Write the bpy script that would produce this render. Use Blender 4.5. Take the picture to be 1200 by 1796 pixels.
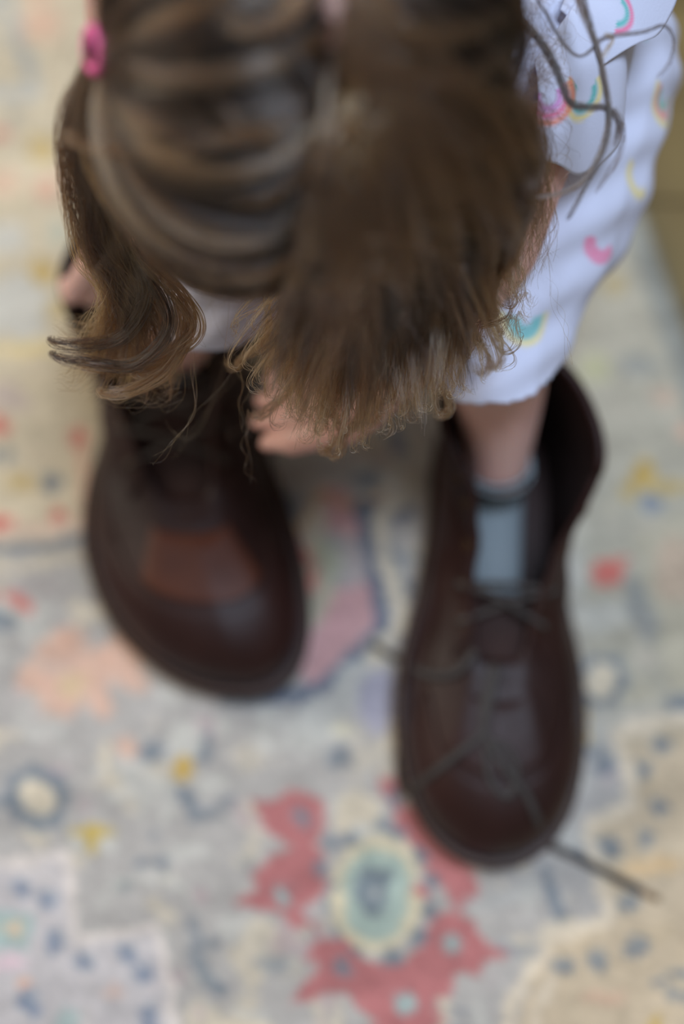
import bpy, bmesh, math
import numpy as np
from mathutils import Vector, Matrix
from mathutils.bvhtree import BVHTree

for o in list(bpy.data.objects):
    bpy.data.objects.remove(o)
SC = bpy.context.scene
COL = SC.collection
rng = np.random.default_rng(7)

# ------------------------------------------------------------------ camera, world, light, exposure
TILT = math.radians(20)
CAM = np.array([0.0, -0.332, 0.911])
FPX = 2494.0
FWD = np.array([0, math.sin(TILT), -math.cos(TILT)])
UPV = np.array([0, math.cos(TILT), math.sin(TILT)])
cd = bpy.data.cameras.new('camera')
cam = bpy.data.objects.new('camera', cd)
COL.objects.link(cam)
cam.location = CAM
cam.rotation_euler = (TILT, 0, 0)
cd.sensor_fit = 'VERTICAL'
cd.sensor_height = 36.0
cd.sensor_width = 24.0
cd.lens = 50.0
cd.clip_start = 0.01
cd.dof.use_dof = True
cd.dof.focus_distance = 0.664
cd.dof.aperture_fstop = 1.5
SC.camera = cam

W = bpy.data.worlds.new('world')
SC.world = W
W.use_nodes = True
bg = W.node_tree.nodes['Background']
bg.inputs[0].default_value = (0.80, 0.75, 0.68, 1)
bg.inputs[1].default_value = 0.32


def area(name, loc, target, size, power, color):
    l = bpy.data.lights.new(name, 'AREA')
    l.shape = 'RECTANGLE'
    l.size, l.size_y = size
    l.energy = power
    l.color = color
    o = bpy.data.objects.new(name, l)
    COL.objects.link(o)
    o.location = loc
    d = Vector(target) - Vector(loc)
    o.rotation_euler = d.to_track_quat('-Z', 'Y').to_euler()
    return o


area('window_light_left', (-2.1, 0.75, 1.35), (0, 0, 0.1), (1.3, 1.5), 40, (1.0, 0.92, 0.78))
area('window_light_back', (0.42, -0.15, 2.6), (0, 0.0, 0.3), (0.8, 0.7), 62, (0.66, 0.80, 1.0))
SC.view_settings.view_transform = 'Standard'
SC.view_settings.look = 'None'
SC.view_settings.exposure = 0.0
SC.view_settings.gamma = 1
SC.view_settings.use_curve_mapping = False


# ------------------------------------------------------------------ helpers
def at(px, py, depth):
    """World point seen at a photo pixel, at a given distance along the viewing axis."""
    return CAM + depth * (FWD + UPV * (898 - py) / FPX + np.array([1, 0, 0]) * (px - 600) / FPX)


def atz(px, py, z):
    d = FWD + UPV * (898 - py) / FPX + np.array([1, 0, 0]) * (px - 600) / FPX
    return CAM + d * ((z - CAM[2]) / d[2])


def proj(P):
    P = np.asarray(P, float) - CAM
    dep = P @ FWD
    return 600 + P[..., 0] / dep * FPX, 898 - (P @ UPV) / dep * FPX, dep


def srgb(r, g, b):
    def f(c):
        c /= 255
        return c / 12.92 if c <= .04045 else ((c + .055) / 1.055) ** 2.4
    return (f(r), f(g), f(b), 1)


def mat(name, color=(.5, .5, .5, 1), rough=.6, noise=None, bump=None, attr=None, **kw):
    m = bpy.data.materials.new(name)
    m.use_nodes = True
    nt = m.node_tree
    b = nt.nodes['Principled BSDF']
    b.inputs['Base Color'].default_value = color
    b.inputs['Roughness'].default_value = rough
    for k, v in kw.items():
        b.inputs[k.replace('_', ' ')].default_value = v
    src = None
    tc = nt.nodes.new('ShaderNodeTexCoord')
    if attr:
        a = nt.nodes.new('ShaderNodeAttribute')
        a.attribute_name = attr
        src = a.outputs['Color']
    if noise:
        sc, amt, col2 = noise
        n = nt.nodes.new('ShaderNodeTexNoise')
        n.inputs['Scale'].default_value = sc
        n.inputs['Detail'].default_value = 5
        nt.links.new(tc.outputs['Object'], n.inputs['Vector'])
        r = nt.nodes.new('ShaderNodeMapRange')
        r.inputs['From Min'].default_value = .35
        r.inputs['From Max'].default_value = .68
        r.inputs['To Max'].default_value = amt
        nt.links.new(n.outputs['Fac'], r.inputs['Value'])
        mx = nt.nodes.new('ShaderNodeMix')
        mx.data_type = 'RGBA'
        mx.inputs['A'].default_value = color
        mx.inputs['B'].default_value = col2
        nt.links.new(r.outputs['Result'], mx.inputs['Factor'])
        if src is not None:
            nt.links.new(src, mx.inputs['A'])
        src = mx.outputs['Result']
    if src is not None:
        nt.links.new(src, b.inputs['Base Color'])
    if bump:
        sc, st, dist = bump
        n2 = nt.nodes.new('ShaderNodeTexNoise')
        n2.inputs['Scale'].default_value = sc
        n2.inputs['Detail'].default_value = 4
        nt.links.new(tc.outputs['Object'], n2.inputs['Vector'])
        bp = nt.nodes.new('ShaderNodeBump')
        bp.inputs['Strength'].default_value = st
        bp.inputs['Distance'].default_value = dist
        nt.links.new(n2.outputs['Fac'], bp.inputs['Height'])
        nt.links.new(bp.outputs['Normal'], b.inputs['Normal'])
    return m


def mesh_obj(name, verts, faces, m, parent=None, smooth=True):
    me = bpy.data.meshes.new(name)
    me.from_pydata([tuple(map(float, v)) for v in verts], [], faces)
    me.update()
    if smooth:
        me.polygons.foreach_set('use_smooth', [True] * len(me.polygons))
    if m:
        me.materials.append(m)
    o = bpy.data.objects.new(name, me)
    COL.objects.link(o)
    if parent:
        o.parent = parent
    return o


def bm_obj(name, bm, m, parent=None, smooth=True):
    me = bpy.data.meshes.new(name)
    bm.to_mesh(me)
    bm.free()
    if smooth:
        me.polygons.foreach_set('use_smooth', [True] * len(me.polygons))
    if m:
        me.materials.append(m)
    o = bpy.data.objects.new(name, me)
    COL.objects.link(o)
    if parent:
        o.parent = parent
    return o


def empty(name, loc, label, cat, group=None, rotz=0):
    o = bpy.data.objects.new(name, None)
    COL.objects.link(o)
    o.location = loc
    o.rotation_euler = (0, 0, rotz)
    o.empty_display_size = .05
    o['label'] = label
    o['category'] = cat
    if group:
        o['group'] = group
    return o


def catmull(pts, n):
    """n points along a Catmull-Rom spline through pts (k x d)."""
    pts = np.asarray(pts, float)
    k = len(pts)
    ext = np.vstack([2 * pts[0] - pts[1], pts, 2 * pts[-1] - pts[-2]])
    t = np.linspace(0, k - 1 - 1e-9, n)
    i = t.astype(int)
    f = (t - i)[:, None]
    p0, p1, p2, p3 = ext[i], ext[i + 1], ext[i + 2], ext[i + 3]
    return .5 * (2 * p1 + (p2 - p0) * f + (2 * p0 - 5 * p1 + 4 * p2 - p3) * f * f + (3 * p1 - p0 - 3 * p2 + p3) * f ** 3)


def tube(pts, rad, seg=8, flat=1.0, n=None, cap=True):
    """verts, faces of a tube along pts; rad scalar or per-point; flat squashes it vertically."""
    P = catmull(pts, n) if n else np.asarray(pts, float)
    k = len(P)
    r = np.interp(np.linspace(0, 1, k), np.linspace(0, 1, len(rad)), rad) if hasattr(rad, '__len__') else np.full(k, rad)
    T = np.gradient(P, axis=0)
    T /= np.linalg.norm(T, axis=1)[:, None] + 1e-12
    V, Fc = [], []
    ref = np.array([0, 0, 1.0])
    for j in range(k):
        s = np.cross(T[j], ref)
        if np.linalg.norm(s) < .15:
            s = np.cross(T[j], np.array([0, 1.0, 0]))
        s /= np.linalg.norm(s)
        u = np.cross(s, T[j])
        for q in range(seg):
            a = 2 * math.pi * q / seg
            V.append(P[j] + r[j] * (math.cos(a) * s + flat * math.sin(a) * u))
    for j in range(k - 1):
        for q in range(seg):
            a, b = j * seg + q, j * seg + (q + 1) % seg
            Fc.append((a, b, b + seg, a + seg))
    if cap:
        Fc.append(tuple(range(seg))[::-1])
        Fc.append(tuple((k - 1) * seg + q for q in range(seg)))
    return V, Fc


def tube_obj(name, pts, rad, m, parent=None, **kw):
    V, Fc = tube(pts, rad, **kw)
    return mesh_obj(name, V, Fc, m, parent)


_ico = {}


def ico(sub):
    if sub not in _ico:
        b = bmesh.new()
        bmesh.ops.create_icosphere(b, subdivisions=sub, radius=1)
        _ico[sub] = (np.array([v.co[:] for v in b.verts]), [tuple(v.index for v in f.verts) for f in b.faces])
        b.free()
    return _ico[sub]


def round_cone(p, r, q, s, V, Fc, sub=2):
    """hull of two spheres appended to V, Fc."""
    sp, _ = ico(sub)
    b = bmesh.new()
    for c, rr in ((p, r), (q, s)):
        for x in sp:
            b.verts.new(np.asarray(c) + x * rr)
    bmesh.ops.convex_hull(b, input=b.verts[:])
    bmesh.ops.delete(b, geom=[v for v in b.verts if not v.link_faces], context='VERTS')
    b.verts.index_update()
    off = len(V)
    V.extend([np.array(v.co) for v in b.verts])
    Fc.extend([tuple(off + v.index for v in f.verts) for f in b.faces])
    b.free()


def chain(pts, V, Fc, sub=2):
    """pts = [(point, radius), ...]"""
    for (p, r), (q, s) in zip(pts[:-1], pts[1:]):
        round_cone(p, r, q, s, V, Fc, sub)


def ellip(c, axes, V, Fc, sub=3):
    sp, fs = ico(sub)
    off = len(V)
    A = np.asarray(axes)
    V.extend([np.asarray(c) + x @ A for x in sp])
    Fc.extend([tuple(off + i for i in f) for f in fs])


def remesh(V, Fc, voxel, smooth=6):
    """voxel-remesh the union of closed shells into one surface; returns a bmesh."""
    me = bpy.data.meshes.new('tmp')
    me.from_pydata([tuple(map(float, v)) for v in V], [], Fc)
    me.update()
    o = bpy.data.objects.new('tmp', me)
    COL.objects.link(o)
    r = o.modifiers.new('r', 'REMESH')
    r.mode = 'VOXEL'
    r.voxel_size = voxel
    s = o.modifiers.new('s', 'SMOOTH')
    s.factor = .5
    s.iterations = smooth
    dg = bpy.context.evaluated_depsgraph_get()
    ev = o.evaluated_get(dg)
    bm = bmesh.new()
    bm.from_mesh(ev.to_mesh())
    ev.to_mesh_clear()
    bpy.data.objects.remove(o)
    return bm


def cut(bm, co, no):
    """remove everything on the side the normal points to."""
    bmesh.ops.bisect_plane(bm, geom=bm.verts[:] + bm.edges[:] + bm.faces[:], plane_co=tuple(map(float, co)), plane_no=tuple(map(float, no)), clear_outer=True)


def N(v):
    v = np.asarray(v, float)
    return v / np.linalg.norm(v)


def set_color(o, name, C):
    me = o.data
    a = me.color_attributes.new(name, 'FLOAT_COLOR', 'POINT')
    a.data.foreach_set('color', np.asarray(C, np.float32).ravel())


def vnoise(x, y, scale, seed):
    """smooth value noise in 0..1"""
    g = np.random.default_rng(seed).random((256, 256))
    x, y = x * scale, y * scale
    xi, yi = np.floor(x).astype(int), np.floor(y).astype(int)
    fx, fy = x - xi, y - yi
    fx, fy = fx * fx * (3 - 2 * fx), fy * fy * (3 - 2 * fy)
    q = lambda a, b: g[a % 256, b % 256]
    return (q(xi, yi) * (1 - fx) + q(xi + 1, yi) * fx) * (1 - fy) + (q(xi, yi + 1) * (1 - fx) + q(xi + 1, yi + 1) * fx) * fy


# ------------------------------------------------------------------ materials
M_wood = mat('oak_floorboard', srgb(122, 104, 62), .5, noise=(9, .8, srgb(92, 74, 42)), bump=(60, .2, .001))
M_sub = mat('subfloor', srgb(50, 42, 30), .9)
M_rug = mat('rug_wool', (.4, .4, .4, 1), .95, attr='pattern', bump=(900, .5, .0012), Specular_IOR_Level=.1)
M_leather = mat('brown_boot_leather', srgb(46, 24, 20), .47, noise=(14, .75, srgb(32, 17, 14)), bump=(420, .35, .0006), Specular_IOR_Level=.2)
M_leather_red = mat('russet_leather', srgb(74, 36, 20), .50, noise=(30, .7, srgb(56, 28, 19)), bump=(420, .3, .0005), Specular_IOR_Level=.22)  # redder brown for the panel above the left boot's toe
M_lining = mat('boot_lining', srgb(46, 22, 16), .85, noise=(30, .6, srgb(30, 14, 11)))
M_sole = mat('boot_sole', srgb(42, 28, 22), .6, noise=(40, .6, srgb(60, 40, 28)))
M_lace = mat('waxed_lace', srgb(44, 37, 33), .7, bump=(900, .5, .0005))
M_brass = mat('eyelet_metal', srgb(92, 70, 44), .35, Metallic=.9)
M_stitch = mat('welt_stitch', srgb(120, 92, 62), .8)
M_skin = mat('toddler_skin', srgb(204, 166, 154), .5, noise=(22, .45, srgb(208, 148, 138)), bump=(500, .08, .0004), Subsurface_Weight=.25, Subsurface_Radius=(.012, .005, .003), Subsurface_Scale=.5)
M_nail = mat('fingernail', srgb(226, 170, 160), .3)
M_dress = mat('lavender_cotton', srgb(198, 200, 220), .85, attr='print', bump=(700, .25, .0005), Specular_IOR_Level=.2)
M_sock = mat('ribbed_sock', srgb(122, 130, 134), .95, bump=(300, .5, .001), Specular_IOR_Level=.1)
M_elastic = mat('pink_elastic', srgb(222, 96, 150), .6)
M_elastic2 = mat('dark_elastic', srgb(40, 44, 60), .5)
M_cap = mat('hair_underlayer', srgb(58, 40, 30), .8, bump=(300, .5, .001))


def pick():
    x = rng.random()
    return dark if x < .48 else (light if x > .88 else main)


def hair_mat(name, mel, red, rnd):
    m = bpy.data.materials.new(name)
    m.use_nodes = True
    nt = m.node_tree
    nt.nodes.remove(nt.nodes['Principled BSDF'])
    h = nt.nodes.new('ShaderNodeBsdfHairPrincipled')
    h.parametrization = 'MELANIN'
    h.inputs['Melanin'].default_value = mel
    h.inputs['Melanin Redness'].default_value = red
    h.inputs['Coat'].default_value = .15
    h.inputs['Roughness'].default_value = .2
    h.inputs['Radial Roughness'].default_value = .35
    h.inputs['Random Color'].default_value = rnd
    h.inputs['Random Roughness'].default_value = .3
    g = nt.nodes.new('ShaderNodeBsdfHair')
    g.component = 'Reflection'
    g.inputs['Color'].default_value = (.85, .85, .85, 1)
    g.inputs['RoughnessU'].default_value = .12
    g.inputs['RoughnessV'].default_value = .9
    mx = nt.nodes.new('ShaderNodeMixShader')
    mx.inputs[0].default_value = .03 if mel > .8 else .085
    nt.links.new(h.outputs[0], mx.inputs[1])
    nt.links.new(g.outputs[0], mx.inputs[2])
    nt.links.new(mx.outputs[0], nt.nodes['Material Output'].inputs['Surface'])
    return m


M_hair = hair_mat('brown_hair', .68, .10, .35)
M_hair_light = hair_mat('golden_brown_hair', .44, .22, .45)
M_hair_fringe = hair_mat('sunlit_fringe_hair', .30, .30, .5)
M_hair_dark = hair_mat('dark_curl_hair', .88, .2, .3)

# ------------------------------------------------------------------ the floor: oak boards on a subfloor
RUG_T = 0.008
e0, e1 = atz(1135, 380, RUG_T)[:2], atz(1196, 548, RUG_T)[:2]
ed = N(e1 - e0)                                    # along the rug's long edge, towards the viewer
if ed[1] > 0:
    ed = -ed
en = np.array([-ed[1], ed[0]])
if en[0] < 0:
    en = -en                                       # outward from the edge (towards +x)
floor = mesh_obj('floor', [(-1.3, -1.2, -.03), (1.6, -1.2, -.03), (1.6, 1.5, -.03), (-1.3, 1.5, -.03),
                           (-1.3, -1.2, -.02), (1.6, -1.2, -.02), (1.6, 1.5, -.02), (-1.3, 1.5, -.02)],
                 [(3, 2, 1, 0), (4, 5, 6, 7), (0, 1, 5, 4), (1, 2, 6, 5), (2, 3, 7, 6), (3, 0, 4, 7)], M_sub, None, False)
floor['kind'] = 'structure'


def board_mesh(length, width):
    b = bmesh.new()
    bmesh.ops.create_cube(b, size=1)
    bmesh.ops.scale(b, vec=(length, width, .02), verts=b.verts)
    bmesh.ops.bevel(b, geom=[e for e in b.edges if min(v.co.z for v in e.verts) > 0], offset=.0012, segments=1, affect='EDGES')
    me = bpy.data.meshes.new('board')
    b.to_mesh(me)
    b.free()
    me.materials.append(M_wood)
    return me


bmeshes = [board_mesh(.596, .0885), board_mesh(.896, .0885)]
for r in range(29):
    x = -1.2 - (r * 37 % 10) * .06
    k = r
    while x < 1.5:
        L = (.6, .9)[k % 2]
        cx = x + L / 2
        if cx - L / 2 > -1.3 and cx + L / 2 < 1.6:
            o = bpy.data.objects.new('board', bmeshes[k % 2])
            COL.objects.link(o)
            o.parent = floor
            o.location = (cx, -1.15 + r * .09, -.0099 + .0003 * ((r * 7 + k * 3) % 4 - 3))
        x += L
        k += 1

# ------------------------------------------------------------------ the rug, pattern woven in as vertex colour
GREY, SLATE, CREAM, TAN = (166, 165, 162), (110, 121, 131), (198, 190, 170), (192, 176, 148)
ROSE, RED, GOLD, SALM = (170, 113, 114), (194, 104, 98), (184, 158, 92), (204, 166, 146)
TEAL, MAUVE, PALE, BLUE = (148, 172, 170), (174, 160, 162), (186, 188, 182), (116, 130, 150)
sp = .0026
origin = e0 + en * 0                               # a point on the right edge
ul = np.arange(-1.15, 0.0001, sp)                  # across, 0 = right edge
vl = np.arange(-.62, .98, sp)                      # along ed
UU, VV = np.meshgrid(ul, vl, indexing='ij')
X = origin[0] + UU * en[0] + VV * ed[0]
Y = origin[1] + UU * en[1] + VV * ed[1]
nu, nv = X.shape
P3 = np.stack([X, Y, np.full_like(X, RUG_T)], -1)
PX, PY, _ = proj(P3)
PX = PX + 16 * (vnoise(X, Y, 55, 1) - .5) + 7 * (vnoise(X, Y, 190, 2) - .5) + 13 * (vnoise(X, Y, 330, 5) - .5)
PY = PY + 16 * (vnoise(X, Y, 55, 3) - .5) + 7 * (vnoise(X, Y, 190, 4) - .5) + 13 * (vnoise(X, Y, 330, 6) - .5)


def refl(a, L):                                    # the pattern repeats mirrored beyond the part the photo shows
    a = np.mod(a, 2 * L)
    return np.where(a > L, 2 * L - a, a)


inx = (PX > -5) & (PX < 1205)
PX = refl(PX, 1200)
PY = refl(PY, 1796)
C = np.ones(X.shape + (3,)) * np.array(GREY, float)


def blend(mask, col, a=1.0):
    global C
    m = (np.clip(mask, 0, 1) * a)[..., None]
    C = C * (1 - m) + np.array(col, float) * m


def disc(cx, cy, r, col, a=1, ry=None, rot=0, soft=7):
    ry = ry or r
    dx, dy = PX - cx, PY - cy
    c, s = math.cos(math.radians(rot)), math.sin(math.radians(rot))
    d = np.sqrt(((dx * c + dy * s) / r) ** 2 + ((-dx * s + dy * c) / ry) ** 2)
    blend((1 - d) * min(r, ry) / soft + .5, col, a)


def line(pts, w, col, a=1, soft=6):
    d = np.full(PX.shape, 1e9)
    for (x0, y0), (x1, y1) in zip(pts[:-1], pts[1:]):
        vx, vy = x1 - x0, y1 - y0
        t = np.clip(((PX - x0) * vx + (PY - y0) * vy) / (vx * vx + vy * vy), 0, 1)
        d = np.minimum(d, np.hypot(PX - x0 - t * vx, PY - y0 - t * vy))
    blend((w / 2 - d) / soft + .5, col, a)


def poly(pts, col, a=1, soft=8):
    inside = np.zeros(PX.shape, bool)
    d = np.full(PX.shape, 1e9)
    for (x0, y0), (x1, y1) in zip(pts, pts[1:] + pts[:1]):
        c = ((y0 > PY) != (y1 > PY)) & (PX < (x1 - x0) * (PY - y0) / (y1 - y0 + 1e-9) + x0)
        inside ^= c
        vx, vy = x1 - x0, y1 - y0
        t = np.clip(((PX - x0) * vx + (PY - y0) * vy) / (vx * vx + vy * vy), 0, 1)
        d = np.minimum(d, np.hypot(PX - x0 - t * vx, PY - y0 - t * vy))
    blend(np.where(inside, d, -d) / soft + .5, col, a)


# ground tones
for i, (c, th) in enumerate([(PALE, .62), (CREAM, .66), (SLATE, .80), (MAUVE, .74)]):
    n = vnoise(PX, PY, .014, 20 + i) * .65 + vnoise(PX, PY, .045, 30 + i) * .35
    blend((n - th) * 9, c, .75)
poly([(-60, -60), (340, -60), (300, 500), (150, 940), (-60, 965)], (196, 186, 160), .85, 60)
poly([(-60, 1515), (110, 1500), (145, 1650), (270, 1628), (320, 1850), (-60, 1850)], (186, 184, 186), .85)
poly([(1240, 1255), (1080, 1290), (1110, 1415), (1030, 1440), (1070, 1615), (975, 1640), (880, 1850), (1240, 1850)], TAN, .8)
poly([(1108, 945), (1200, 900), (1260, 1265), (1190, 1250)], CREAM, .85)
poly([(900, -200), (1400, -200), (1400, 1250), (1080, 1280), (1000, 1250)], (172, 170, 152), .7, 120)
# upper left
line([(5, -40), (45, 120), (60, 155), (0, 165)], 24, (160, 166, 166), .8)
disc(75, 40, 36, SALM, .6); disc(85, 335, 22, SALM, .8); disc(75, 265, 22, GOLD, .5); disc(30, 205, 12, SLATE, .5)
disc(40, 540, 55, PALE, .9); disc(72, 478, 20, GOLD, .8); disc(50, 610, 46, (206, 190, 136), .7, 16); disc(15, 320, 22, SALM, .5)
disc(105, 410, 20, TEAL, .4); disc(6, 240, 12, RED, .5); disc(120, 300, 18, SALM, .6); disc(20, 420, 24, PALE, .8)
disc(100, 540, 20, GOLD, .4); disc(20, 700, 26, MAUVE, .5)
disc(5, 745, 13, RED, .8); disc(18, 803, 13, SLATE, .8); disc(86, 850, 17, SLATE, .8); disc(40, 850, 24, GOLD, .5, 14)
disc(8, 916, 16, RED, .9); disc(105, 908, 15, RED, .85); disc(135, 770, 13, RED, .8); line([(142, 780), (150, 920)], 18, SALM, .8)
line([(-20, 968), (80, 962), (165, 942)], 13, SLATE, .9); line([(-20, 1000), (160, 978)], 16, CREAM, .8)
line([(-20, 935), (165, 922)], 26, (212, 186, 168), .6)
disc(32, 1052, 26, RED, .85, 15, 30); disc(8, 1088, 18, SLATE, .8); disc(45, 1030, 60, (164, 158, 156), .4, 20)
for x, y, r in ((100, 1140, 34), (165, 1175, 42), (110, 1215, 40), (215, 1150, 34), (60, 1190, 26), (180, 1235, 26), (130, 1120, 22), (235, 1190, 20), (225, 1310, 18)):
    disc(x, y, r, SALM, .75, soft=16)
disc(130, 1200, 22, (190, 174, 140), .7); disc(185, 1330, 10, CREAM, .9, 34)
# lower left
disc(64, 1400, 52, SLATE, .85); disc(64, 1400, 32, CREAM, 1)
for a in range(8):
    disc(64 + 54 * math.cos(a * .785), 1400 + 52 * math.sin(a * .785), 10, SLATE, .7)
disc(165, 1462, 34, (186, 166, 98), .9, 11, -8); disc(166, 1480, 12, (186, 166, 98), .9, 20); disc(138, 1485, 12, PALE); disc(192, 1480, 12, PALE)
disc(268, 1318, 24, SLATE, .85, 18); disc(358, 1308, 15, SLATE, .8, 26); disc(322, 1295, 28, PALE, .9, 32); disc(325, 1345, 20, GOLD, 1, 24)
disc(285, 1380, 30, PALE, .9, 14, 30); disc(370, 1375, 28, PALE, .9, 14, -30); disc(326, 1400, 16, SLATE, .9, 22); disc(350, 1435, 26, SLATE, .5, 14)
disc(400, 1410, 14, SLATE, .6); disc(440, 1330, 30, CREAM, .5); disc(330, 1500, 40, PALE, .7, 16)
line([(-20, 1520), (112, 1500), (145, 1650), (272, 1622), (300, 1725), (322, 1830)], 17, (208, 202, 196), .95)
for x, y, r in ((36, 1556, 17), (85, 1582, 18), (98, 1651, 17), (151, 1690, 15), (222, 1672, 17), (250, 1706, 19), (265, 1780, 18), (55, 1758, 20)):
    disc(x, y, r, BLUE, .85); disc(x + 5, y - 8, 5, PALE, .7)
disc(22, 1630, 32, TEAL, .9); disc(22, 1630, 16, (200, 184, 160)); disc(48, 1728, 10, SALM); disc(115, 1785, 20, TEAL, .7)
disc(195, 1735, 18, SALM, .5, 10); disc(22, 1690, 28, (206, 180, 190), .8, 10)
line([(185, 1580), (215, 1540), (300, 1535), (340, 1580)], 14, PALE, .8); disc(222, 1552, 14, (132, 140, 140), .7)
line([(335, 1620), (352, 1690), (385, 1742)], 22, SLATE, .65); disc(375, 1655, 12, SLATE, .6); disc(385, 1738, 14, SLATE, .7); disc(430, 1800, 60, CREAM, .9, 22)
disc(480, 1690, 30, (140, 150, 156), .6, 14)
# rose medallion
poly([(442, 1408), (490, 1400), (520, 1383), (562, 1400), (565, 1450), (548, 1480), (578, 1520), (560, 1570), (520, 1600), (560, 1640), (500, 1625), (500, 1598), (440, 1590), (405, 1583), (450, 1560), (440, 1530), (480, 1500), (510, 1490), (470, 1465), (455, 1430)], ROSE)
poly([(545, 1655), (600, 1640), (640, 1690), (700, 1690), (740, 1660), (760, 1600), (790, 1590), (830, 1610), (850, 1650), (890, 1668), (850, 1690), (840, 1715), (800, 1700), (790, 1740), (760, 1760), (780, 1800), (690, 1830), (640, 1770), (590, 1740), (550, 1760), (508, 1758), (545, 1720), (560, 1700), (535, 1680)], ROSE)
poly([(662, 1355), (697, 1360), (702, 1400), (740, 1440), (790, 1490), (832, 1530), (838, 1560), (800, 1595), (780, 1560), (750, 1520), (715, 1480), (695, 1455), (690, 1420), (665, 1390)], ROSE)
disc(622, 1430, 42, CREAM, .9, 44); disc(636, 1482, 34, PALE, .95); disc(636, 1484, 11, (156, 158, 152))
for x, y in ((575, 1478), (562, 1525), (575, 1585), (596, 1630), (628, 1668), (688, 1682), (738, 1645), (758, 1598), (762, 1545), (738, 1500), (700, 1465), (668, 1452), (712, 1620), (610, 1478), (585, 1555), (690, 1395)):
    disc(x, y, 15, SLATE, .85)
disc(660, 1572, 82, (200, 192, 164), .95, 100); disc(660, 1572, 62, (158, 176, 168), 1, 78); disc(655, 1562, 34, SLATE, .85, 40); disc(660, 1572, 10, PALE, .7)
for x, y, r in ((530, 1435, 15), (498, 1568, 16), (597, 1700, 15), (795, 1655, 17), (717, 1762, 17)):
    disc(x, y, r + 5, (150, 120, 124), .6); disc(x, y, r - 2, TEAL if r > 15 else SLATE, .9)
disc(740, 1560, 12, ROSE); disc(735, 1430, 14, RED, .5)
# between the boots
poly([(560, 860), (610, 850), (668, 1085), (560, 1195), (525, 1200), (555, 1080), (600, 1000)], (190, 150, 152), .9)
disc(600, 985, 46, TEAL, .5); disc(550, 1020, 40, (176, 176, 150), .6, 80, 10)
disc(513, 887, 19, SLATE, .95, 26, -20); disc(640, 830, 22, SLATE, .85); line([(690, 850), (620, 880), (560, 870), (520, 950)], 12, (200, 160, 110), .7)
line([(712, 905), (628, 882), (650, 1000), (672, 1105), (640, 1130), (572, 1200), (530, 1215), (470, 1222)], 24, (100, 110, 126), .95)
line([(700, 890), (660, 905), (685, 1010), (705, 1110), (655, 1135), (720, 1165)], 22, CREAM, .9)
line([(690, 960), (712, 1040)], 18, SLATE, .8); disc(528, 968, 14, RED, .75, 24, -15); disc(545, 1015, 9, RED, .7, 22)
disc(560, 1260, 40, PALE, .7); disc(620, 1200, 34, PALE, .7, 50, 20); disc(590, 1330, 24, SLATE, .7, 20); disc(660, 1230, 34, (160, 160, 178), .8, 60)
disc(600, 1280, 20, (200, 196, 170), .7); disc(430, 1225, 44, SLATE, .8, 18)
# right side
disc(1130, 828, 24, GOLD, .9); disc(1102, 862, 20, GOLD, .6); disc(1172, 852, 30, GOLD, .6, 14); disc(1140, 882, 18, BLUE, .8)
disc(1068, 1006, 27, RED, .85); disc(1088, 990, 14, RED, .5); disc(1015, 1010, 14, PALE, .9, 44); disc(1020, 880, 12, RED, .6); disc(1005, 895, 13, SLATE, .7)
disc(1055, 1195, 46, SLATE, .8); disc(1055, 1195, 30, CREAM, 1); disc(1018, 1278, 13, GOLD, 1, 40, 10)
disc(1180, 1000, 30, SALM, .35, 60); disc(1195, 760, 12, SALM, .8); disc(1075, 500, 20, GOLD, .4); disc(1120, 640, 40, SLATE, .35, 20); disc(1040, 650, 26, (180, 184, 140), .5)
disc(1090, 330, 30, SLATE, .5); disc(1165, 700, 24, SALM, .4, 14); disc(1060, 1080, 50, PALE, .7, 26); disc(1130, 1070, 24, SLATE, .45, 60, -20)
line([(1240, 1250), (1150, 1268), (1082, 1290), (1110, 1412), (1032, 1440), (1048, 1520), (1072, 1612), (975, 1642), (925, 1712), (875, 1820)], 22, (206, 196, 176), .95)
line([(980, 1690), (930, 1800)], 16, (204, 196, 180), .6)
for x, y, r in ((1130, 1352, 18), (1156, 1302, 16), (1190, 1232, 18), (1156, 1412, 17), (1133, 1470, 17), (1070, 1482, 20), (1100, 1586, 17), (990, 1692, 18), (1050, 1680, 20), (1117, 1660, 21), (1060, 1350, 20), (1040, 1320, 12)):
    disc(x, y, r, SLATE, .85); disc(x - 2, y - 9, 6, CREAM, .6)
line([(1145, 1738), (1170, 1715), (1215, 1700)], 12, SLATE, .9); disc(1185, 1745, 16, SLATE, .6); disc(1140, 1520, 50, (214, 184, 140), .7, 18); disc(1055, 1745, 36, SALM, .5, 14); disc(1150, 1790, 16, GOLD, .8)
line([(962, 1520), (970, 1570), (985, 1610)], 18, SLATE, .8); disc(1000, 1470, 24, PALE, .6); disc(1008, 1370, 22, PALE, .8)
disc(900, 1660, 34, (140, 146, 152), .6, 12); disc(860, 1580, 60, (168, 172, 172), .6, 14)
# hidden part of the field
hr = np.random.default_rng(3)
for k in range(60):
    cx, cy = hr.uniform(220, 1000), hr.uniform(20, 860)
    disc(cx, cy, hr.uniform(12, 30), [SLATE, CREAM, GOLD, SALM, ROSE, TEAL, PALE, BLUE][k % 8], .8, hr.uniform(10, 30), hr.uniform(0, 90))
disc(500, 620, 60, (206, 196, 150), .7)
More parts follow.
